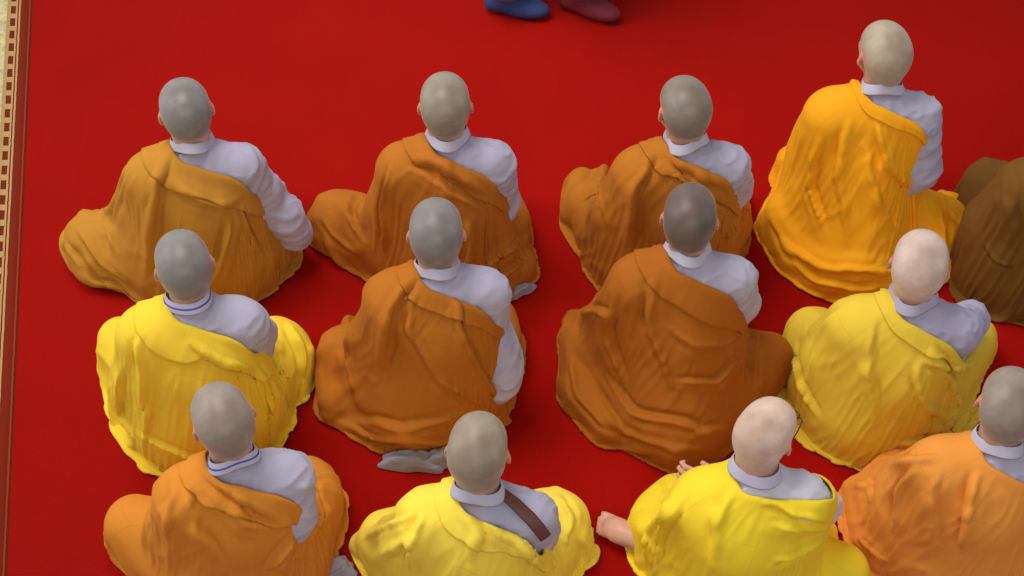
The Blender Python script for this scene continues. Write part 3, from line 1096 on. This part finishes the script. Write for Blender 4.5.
def build_setting():
    # stone floor beside the carpet
    m, nt, bs, N, L = new_mat('speckled_stone')
    tc = N('ShaderNodeTexCoord')
    n1 = N('ShaderNodeTexNoise'); n1.inputs['Scale'].default_value = 55; n1.inputs['Detail'].default_value = 5
    n2 = N('ShaderNodeTexVoronoi'); n2.inputs['Scale'].default_value = 70
    L(tc.outputs['Object'], n1.inputs[0]); L(tc.outputs['Object'], n2.inputs[0])
    c = mix_rgb(nt, n1.outputs['Fac'], lin((118, 106, 66)), lin((222, 208, 158)))
    c = mix_rgb(nt, 0.25, c, n2.outputs['Distance'], 'SOFT_LIGHT')
    L(c, bs.inputs['Base Color']); bs.inputs['Roughness'].default_value = .45
    V = np.array([(-6, -1, -.012), (6, -1, -.012), (6, 9, -.012), (-6, 9, -.012)])
    fl = mesh_obj('floor', V, np.array([[0, 1, 2, 3]]), m, smooth=False)
    fl['kind'] = 'structure'
    # red carpet with its woven border
    m, nt, bs, N, L = new_mat('red_carpet_pile')
    tc = N('ShaderNodeTexCoord')
    n1 = N('ShaderNodeTexNoise'); n1.inputs['Scale'].default_value = 420; n1.inputs['Detail'].default_value = 2
    n2 = N('ShaderNodeTexNoise'); n2.inputs['Scale'].default_value = 2.2; n2.inputs['Detail'].default_value = 4
    mp = N('ShaderNodeMapping'); mp.inputs['Scale'].default_value = (26, 3, 1)
    n3 = N('ShaderNodeTexNoise'); n3.inputs['Scale'].default_value = 1.5; n3.inputs['Detail'].default_value = 3
    for q in (n1, n2):
        L(tc.outputs['Object'], q.inputs[0])
    L(tc.outputs['Object'], mp.inputs[0]); L(mp.outputs[0], n3.inputs[0])
    c0 = mix_rgb(nt, n1.outputs['Fac'], lin((136, 9, 4)), lin((180, 17, 7)))
    c1 = mix_rgb(nt, n2.outputs['Fac'], (.86, .86, .86), (1.1, 1.1, 1.1))
    c2 = mix_rgb(nt, n3.outputs['Fac'], (.95, .95, .95), (1.04, 1.04, 1.04))
    L(mix_rgb(nt, 1.0, mix_rgb(nt, 1.0, c0, c1, 'MULTIPLY'), c2, 'MULTIPLY'), bs.inputs['Base Color'])
    bp = N('ShaderNodeBump'); bp.inputs['Strength'].default_value = .5; bp.inputs['Distance'].default_value = .003
    L(n1.outputs['Fac'], bp.inputs['Height']); L(bp.outputs[0], bs.inputs['Normal'])
    bs.inputs['Roughness'].default_value = .95
    bs.inputs['Specular IOR Level'].default_value = .08
    y0, y1 = -.5, 7.5
    xa, xb = edge_x(y0), edge_x(y1)

    def slab(name, o0, o1, z, mat, parent=None, uv=False):
        P = [(xa + o0, y0), (xa + o1 if o1 < 3 else 5, y0), (xb + o1 if o1 < 3 else 5, y1), (xb + o0, y1)]
        V = np.array([(x, y, -.011) for x, y in P] + [(x, y, z) for x, y in P])
        F = np.array([[3, 2, 1, 0], [4, 5, 6, 7], [0, 1, 5, 4], [1, 2, 6, 5], [2, 3, 7, 6], [3, 0, 4, 7]])
        return mesh_obj(name, V, F, mat, parent, smooth=False)
    cp = slab('carpet', 0, 9, .0, m)
    cp['label'] = 'wide plain red carpet that everybody sits on'
    cp['category'] = 'carpet'
    # woven border in the carpet's own frame: across = distance from the rim, along = y
    m, nt, bs, N, L = new_mat('woven_border')
    tc = N('ShaderNodeTexCoord'); sp = N('ShaderNodeSeparateXYZ'); L(tc.outputs['Object'], sp.inputs[0])

    def mth(op, a, b=None, c=None):
        n = N('ShaderNodeMath'); n.operation = op
        for i, v in enumerate((a, b, c)):
            if v is None:
                continue
            if isinstance(v, (int, float)):
                n.inputs[i].default_value = v
            else:
                L(v, n.inputs[i])
        return n.outputs[0]
    slope = (xb - xa) / (y1 - y0)
    across = mth('SUBTRACT', sp.outputs[0], mth('MULTIPLY_ADD', sp.outputs[1], slope, xa - slope * y0))   # 0 at the red rim, negative outwards
    wob = N('ShaderNodeTexNoise'); wob.inputs['Scale'].default_value = 30; L(tc.outputs['Object'], wob.inputs[0])
    across = mth('ADD', across, mth('MULTIPLY', mth('SUBTRACT', wob.outputs['Fac'], .5), .004))
    cr = N('ShaderNodeValToRGB'); cr.color_ramp.interpolation = 'CONSTANT'
    L(mth('MULTIPLY_ADD', across, 10.0, 1.0), cr.inputs[0])      # -0.1 m .. 0 -> 0 .. 1
    el = cr.color_ramp.elements
    brown, beige, pink = lin((104, 38, 18)), lin((172, 138, 92)), lin((158, 62, 40))
    stops = [(0, beige), (.14, brown), (.34, beige), (.41, brown), (.46, beige), (.53, brown), (.58, lin((120, 36, 20))), (.86, pink), (.92, brown)]
    el[0].position, el[0].color = 0, (*stops[0][1], 1)
    el[1].position, el[1].color = stops[1][0], (*stops[1][1], 1)
    for q, c_ in stops[2:]:
        e = el.new(q); e.color = (*c_, 1)
    dots = mth('GREATER_THAN', mth('FRACT', mth('MULTIPLY', sp.outputs[1], 14.0)), .62)
    zone = mth('MULTIPLY', dots, mth('LESS_THAN', across, -.066))
    c = mix_rgb(nt, zone, cr.outputs[0], beige)
    L(c, bs.inputs['Base Color']); bs.inputs['Roughness'].default_value = .95
    bs.inputs['Specular IOR Level'].default_value = .1
    slab('border', -.1, 0, .0, m, cp)


build_setting()

# ------------------------------------------------------------------ the people
ROBE = {
    'ochre': cloth_mat('ochre_brown_cloth', (184, 126, 42)),
    'amber': cloth_mat('amber_brown_cloth', (178, 104, 28)),
    'tan': cloth_mat('tan_brown_cloth', (180, 108, 28)),
    'orange': cloth_mat('bright_orange_cloth', (248, 166, 22)),
    'dark': cloth_mat('dark_brown_cloth', (114, 75, 24)),
    'lemon': cloth_mat('lemon_yellow_cloth', (236, 200, 54)),
    'rust': cloth_mat('rusty_brown_cloth', (176, 103, 26)),
    'cinnamon': cloth_mat('cinnamon_brown_cloth', (166, 93, 20)),
    'straw': cloth_mat('straw_yellow_cloth', (226, 192, 58)),
    'apricot': cloth_mat('apricot_brown_cloth', (208, 130, 42)),
    'canary': cloth_mat('canary_yellow_cloth', (246, 214, 74)),
    'sun': cloth_mat('sunny_yellow_cloth', (246, 212, 48)),
    'melon': cloth_mat('melon_orange_cloth', (228, 146, 60)),
}
# the larger folds of each robe, traced over its surface
FOLDS = {
    1: [((165, 150), (152, 215), (145, 290)), ((172, 185), (199, 203), (221, 208), (246, 199)), ((244, 208), (253, 240), (271, 267)),
        ((235, 217), (226, 253), (212, 294)), ((62, 218), (88, 206), (112, 212)), ((75, 225), (95, 262), (130, 290)), ((58, 242), (90, 280), (125, 298)),
        ((128, 170), (112, 215), (108, 262))],
    2: [((407, 152), (445, 170), (490, 198)), ((403, 166), (445, 193), (490, 216)), ((389, 163), (379, 205), (384, 266)), ((351, 190), (346, 214), (360, 247)),
        ((318, 219), (332, 238), (360, 261)), ((525, 238), (506, 257), (482, 275)), ((532, 257), (511, 275), (487, 294)), ((468, 224), (473, 252), (464, 285))],
    3: [((653, 148), (634, 191), (629, 252)), ((667, 150), (699, 179), (735, 193)), ((657, 160), (695, 202), (735, 215)), ((610, 153), (596, 191), (606, 238)),
        ((744, 180), (744, 209), (728, 247))],
    4: [((848, 124), (837, 178), (848, 242)), ((821, 140), (805, 183), (821, 237)), ((875, 124), (885, 167), (922, 199)), ((864, 145), (875, 199), (901, 242)),
        ((764, 215), (785, 250), (821, 270), (875, 275), (912, 266)), ((774, 248), (810, 283), (858, 294), (907, 286)),
        ((936, 185), (960, 226), (970, 253), (950, 276)), ((940, 200), (945, 240), (925, 268))],
    5: [((1003, 160), (1000, 200), (1012, 240)), ((982, 246), (994, 265), (1014, 271)), ((1005, 165), (1012, 205), (1018, 250))],
    6: [((136, 318), (140, 374), (145, 444)), ((117, 365), (117, 411), (131, 444)), ((272, 318), (276, 351), (295, 397)),
        ((257, 369), (272, 397), (276, 426)), ((290, 318), (307, 351), (302, 407)), ((131, 437), (192, 463), (257, 449)), ((190, 345), (225, 365), (262, 372))],
    7: [((411, 271), (386, 320), (381, 370)), ((414, 288), (408, 331), (440, 385), (500, 415)), ((468, 347), (489, 385), (503, 404)), ((322, 415), (376, 441), (441, 446), (493, 428)),
        ((349, 420), (408, 433), (478, 415)), ((349, 300), (344, 358), (355, 415)), ((455, 300), (462, 335), (480, 372))],
    8: [((653, 278), (648, 331), (675, 396)), ((750, 326), (728, 348), (691, 348), (658, 326)), ((747, 353), (718, 385), (669, 385)), ((599, 375), (631, 416), (701, 432), (739, 432)),
        ((594, 388), (621, 434), (675, 452), (728, 452)), ((575, 316), (594, 311), (615, 318)), ((569, 348), (574, 396), (610, 436)), ((612, 290), (604, 340), (622, 390)), ((757, 326), (757, 385))],
    9: [((929, 351), (952, 383), (962, 412), (946, 423)), ((915, 369), (924, 407), (955, 426)), ((978, 351), (957, 372), (919, 365)), ((840, 304), (816, 332), (804, 388)),
        ((790, 337), (795, 383), (816, 424)), ((983, 407), (948, 442), (891, 449)), ((873, 320), (868, 370), (874, 430))],
    10: [((177, 477), (166, 513), (169, 549)), ((186, 480), (198, 531), (223, 570)), ((202, 468), (241, 498), (284, 522)), ((200, 485), (241, 522), (284, 536)), ((298, 538), (280, 563), (270, 575)),
         ((312, 476), (323, 513), (312, 549))],
    11: [((455, 510), (477, 535), (471, 568)), ((422, 507), (413, 538), (403, 571)), ((358, 541), (388, 524), (412, 514)), ((376, 559), (400, 544), (410, 540)), ((556, 490), (573, 516), (565, 547)),
         ((581, 535), (591, 553), (588, 574)), ((487, 520), (520, 545), (545, 572))],
    12: [((730, 489), (716, 516), (713, 564)), ((832, 524), (791, 516), (757, 498)), ((832, 531), (791, 533), (764, 528)), ((830, 539), (798, 557), (771, 566)),
         ((658, 488), (668, 509), (645, 530), (641, 571)), ((682, 488), (675, 509), (657, 533), (653, 571))],
    13: [((881, 466), (914, 458), (938, 458)), ((918, 466), (895, 491), (891, 538)), ((938, 466), (930, 499), (934, 538), (902, 548)), ((975, 470), (965, 510), (960, 560)),
         ((846, 486), (869, 486), (863, 507)), ((853, 538), (879, 560), (890, 568))],
}
PEOPLE = [
    dict(id=1, px=(185, 107), yaw=.16, head_rot=(.12, .12, 0), robe=ROBE['ochre'], kl=(92, 238), kr=(268, 236), hem=(170, 303),
         er=(264, 192, .33), skirt=[(((78, 222), (72, 245), (88, 272)), .042)],
         sleeve=[(283, 216, .22, .067), (295, 234, .14, .060)], fold=.10,
         label='person in an ochre robe whose wide grey sleeve hangs down to the carpet'),
    dict(id=2, px=(445, 102), yaw=.05, robe=ROBE['amber'], kl=(337, 215), kr=(505, 222), hem=(440, 299), stubble=(146, 138, 122),
         er=(502, 200, .28), skirt=[(((512, 235), (520, 268), (500, 286)), .042), (((318, 222), (324, 240)), .04)], scraps=[((520, 291), (.05, .03, .02), .5)], fold=.08,
         label='person in an amber brown robe in the back row, above the rust brown robe'),
    dict(id=3, px=(685, 105), yaw=.08, head_rot=(.10, .1, 0), robe=ROBE['tan'], kl=(592, 205), kr=(726, 222), hem=(640, 288), stubble=(132, 124, 116),
         er=(735, 188, .3), skirt=[(((582, 182), (576, 212)), .05)], fold=.09, label='person in a tan brown robe in the back row, left of the bright orange robe'),
    dict(id=4, px=(885, 50), yaw=-.05, head_z=.76, head_rot=(.22, 0, 0), robe=ROBE['orange'], kl=(790, 218), kr=(942, 222), hem=(850, 298), stubble=(178, 164, 142),
         er=(922, 170, .36), elx=-.16, skirt=[(((772, 222), (792, 258), (830, 280), (880, 284), (922, 274), (952, 256), (962, 238), (950, 205)), .042)], fold=.035, drop=-.03, label='tallest sitting person, in a bright orange robe, in the back row'),
    dict(id=5, px=(1084, 120), yaw=.0, robe=ROBE['dark'], bulk=.9, kl=(988, 184), kr=(1140, 220), hem=(1064, 270), fold=.03, crease=.6,
         label='person in a dark brown robe cut off by the right edge of the photo'),
    dict(id=6, px=(183, 262), yaw=.12, head_rot=(.2, .05, 0), robe=ROBE['lemon'], kl=(125, 345), kr=(283, 350), hem=(180, 470),
         er=(257, 336, .34),  fold=.11, cord=True, label='person in a lemon yellow robe sitting right behind the ochre robe'),
    dict(id=7, px=(436, 230), yaw=.05, robe=ROBE['rust'], kl=(345, 352), kr=(494, 342), hem=(410, 454),
         er=(490, 332, .28), skirt=[(((332, 365), (334, 400)), .05)], sleeve=[(497, 350, .25, .064), (501, 374, .19, .062), (501, 393, .14, .034)], scraps=[((415, 464), (.10, .035, .03), -.15), ((440, 462), (.06, .03, .03), .2)], fold=.06,
         label='person in a rust brown robe with grey cloth sticking out under the hem, middle row'),
    dict(id=8, px=(690, 215), yaw=.0, head_rot=(-.12, 0, 0), robe=ROBE['cinnamon'], kl=(590, 345), kr=(765, 360), hem=(680, 468), stubble=(98, 88, 84),
         er=(739, 302, .33), skirt=[(((575, 335), (578, 388), (608, 425)), .048)], fold=.10, label='person with the darkest shaved hair, in a cinnamon brown robe'),
    dict(id=9, px=(920, 262), yaw=-.1, head_rot=(-.14, 0, 0), robe=ROBE['straw'], kl=(812, 335), kr=(968, 340), hem=(890, 460), stubble=(214, 190, 178),
         grey=MAUVE, collar=MAUVE, er=(968, 322, .28), fold=.05, label='person with a pale pink scalp in a straw yellow robe at the right'),
    dict(id=10, px=(222, 417), yaw=.2, head_rot=(.27, .05, 0), robe=ROBE['apricot'], kl=(135, 525), kr=(312, 498), hem=(220, 640), stubble=(146, 134, 126),
         er=(296, 516, .36), drop_sh=.225, fold=.10, cord=True, scraps=[((334, 572), (.06, .04, .02), .2)],
         label='person in an apricot robe with a thin blue cord at the collar, front row left'),
    dict(id=11, px=(478, 448), yaw=.0, head_rot=(-.12, 0, 0), robe=ROBE['canary'], kl=(388, 540), kr=(560, 522), hem=(480, 670), stubble=(150, 138, 120),
         er=(538, 530, .28), drop_sh=.228, skirt=[(((362, 545), (388, 524)), .035)], fold=.07, drop=.02, strap=[(488, 486), (500, 495), (515, 506), (530, 519), (538, 528), (544, 536)],
         label='person in a canary yellow robe with a brown strap over the grey shoulder'),
    dict(id=12, px=(766, 430), yaw=-.15, head_rot=(-.50, 0, -.05), robe=ROBE['sun'], kl=(660, 520), kr=(838, 572), hem=(745, 640), stubble=(216, 188, 170),
         skin=(210, 160, 138), grey=WHITE, er=(820, 505, .3), cover=.75, sh=.135, lean=(.02, .10), head_scale=.9, drop_sh=.228, tilt=.035, fold=.0, glasses=True, foot_l=((656, 552), (620, 532)),
         el=(722, 508, .22), wl=(722, 490, .20), hand_l_dir=(-.9, .2, 0), hand_l_side=(0, .5, .8), curl_l=1.5,
         label='person with spectacles and a bare foot, in a sunny yellow robe'),
    dict(id=13, px=(1010, 402), yaw=-.1, head_rot=(-.14, 0, 0), robe=ROBE['melon'], kl=(885, 500), kr=(1090, 500), hem=(980, 630), fold=.0, drop_sh=.22, skirt=[(((860, 492), (872, 542)), .048)],
         stubble=(148, 138, 128), label='person in a melon orange robe in the bottom right corner'),
]
for p in PEOPLE:
    seated_person(p, p['id'])


# ------------------------------------------------------------------ somebody walking past the front of the rows
def walker():
    loc = at(548, -14, 0)
    yaw = -1.2
    Rl = rotm(0, 0, -yaw)
    L = lambda px, z: Rl @ ((at(*px, z) - loc) * (1, 1, 0)) + (0, 0, z)
    a1, a2 = L((506, -6), .09), L((580, -9), .10)
    k1 = a1 * .5 + np.array([-.08, .06, .27 + .2]); k2 = a2 * .5 + np.array([.08, .06, .25 + .2])
    h1, h2 = np.array([-.09, 0, .86]), np.array([.09, 0, .86])
    hd = np.array([0, .05, 1.52])
    B = Field()
    B.ell((0, 0, .92), (.16, .11, .12), .05).ell((0, 0, 1.08), (.14, .10, .16), .06).ell((0, 0, 1.25), (.16, .11, .14), .06)
    B.cone((-.15, 0, 1.33), (.15, 0, 1.33), .05, .05, .05)
    B.chain([(-.17, 0, 1.33), (-.22, .02, 1.06), (-.21, .13, .84)], [.048, .038, .026], .02)
    B.chain([(.17, 0, 1.33), (.22, -.03, 1.06), (.21, .04, .84)], [.048, .038, .026], .02)
    hand_field(B, (-.21, .13, .84), (-.21, .145, .81), (0, .25, -1), (0, 1, 0), None, .5)
    hand_field(B, (.21, .04, .84), (.21, .05, .81), (0, .25, -1), (0, 1, 0), None, .5)
    for a, k, h in ((a1, k1, h1), (a2, k2, h2)):
        B.chain([h, k, a], [.085, .055, .036], .03)
        B.cone(a, a + (0, .10, -.05), .036, .028, .02)
    B.cone((0, 0, 1.32), hd + (0, -.03, -.06), .055, .052, .03)
    H = head_field(); H.xform(np.eye(3), hd); B.add(H)
    xs = np.arange(-.35, .36, .0085); ys = np.arange(-.35, .40, .0085)
    zs = np.concatenate([np.arange(-.01, .7, .014), np.arange(.7, 1.66, .0085)])
    V, F = surface_nets(B.grid(xs, ys, zs), xs, ys, zs)
    K = {'head': hd, 'R': np.eye(3)}
    body = mesh_obj('person', V, F, SKIN, None, color=paint_tones(V, K, {'stubble': (30, 24, 20)}))
    body.location = (loc[0], loc[1], 0.002); body.rotation_euler = (0, 0, yaw)
    body['label'] = 'walking person of whom only the shoes show at the top edge'
    body['category'] = 'person'
    T = Field()
    for a, k, h in ((a1, k1, h1), (a2, k2, h2)):
        T.chain([h, k, a + (0, 0, .05)], [.105, .085, .075], .04)
    T.ell((0, 0, .93), (.175, .125, .12), .05)
    V, F = surface_nets(T.grid(xs, ys, zs), xs, ys, zs)
    V += normals_of(V, F) * (.006 * noise(V, 14, 3))[:, None]
    mesh_obj('trousers', V, F, cloth_mat('slate_blue_cloth', (84, 98, 140), seams=False), body)
    S = Field()
    S.ell((0, 0, 1.10), (.165, .125, .22), .06).ell((0, 0, 1.25), (.175, .125, .14), .06)
    S.cone((-.15, 0, 1.33), (.15, 0, 1.33), .062, .062, .05)
    S.chain([(-.17, 0, 1.33), (-.22, .02, 1.06), (-.21, .11, .90)], [.060, .052, .045], .02)
    S.chain([(.17, 0, 1.33), (.22, -.03, 1.06), (.21, .03, .90)], [.060, .052, .045], .02)
    V, F = surface_nets(S.grid(xs, ys, zs), xs, ys, zs)
    V += normals_of(V, F) * (.005 * noise(V, 14, 7))[:, None]
    mesh_obj('shirt', V, F, GREY, body)
    sh = plain_mat('blue_canvas', (46, 64, 114), .8)
    sh2 = plain_mat('plum_canvas', (112, 30, 44), .8)
    for a, tip, m_, lift in ((a1, L((541, 11), .03), sh, 0), (a2, L((602, 12), .03), sh2, 0)):
        d = (tip - a) * (1, 1, 0); d /= np.linalg.norm(d); sd = np.array([-d[1], d[0], 0])
        b0 = a * (1, 1, 0) + (0, 0, .042) - d * .05
        f = Field()
        f.cone(b0, b0 + d * .10, .040, .042, .02)
        f.ell(b0 + d * .14 + (0, 0, -.008), (.047, .085, .036), .03, np.stack([sd, d, [0, 0, 1]], 1))
        f.cone(a + (0, 0, .01), a + (0, 0, -.02), .046, .046, .02)
        lo, hi = b0 - .28, b0 + .28
        gx, gy, gz = np.arange(lo[0], hi[0], .006), np.arange(lo[1], hi[1], .006), np.arange(.004, .16, .006)
        D = f.grid(gx, gy, gz)
        D[:, :, 0] = 1
        V, F = surface_nets(D, gx, gy, gz)
        mesh_obj('shoe', V, F, m_, body)['label'] = 'blue shoe' if m_ is sh else 'dark red shoe'


walker()
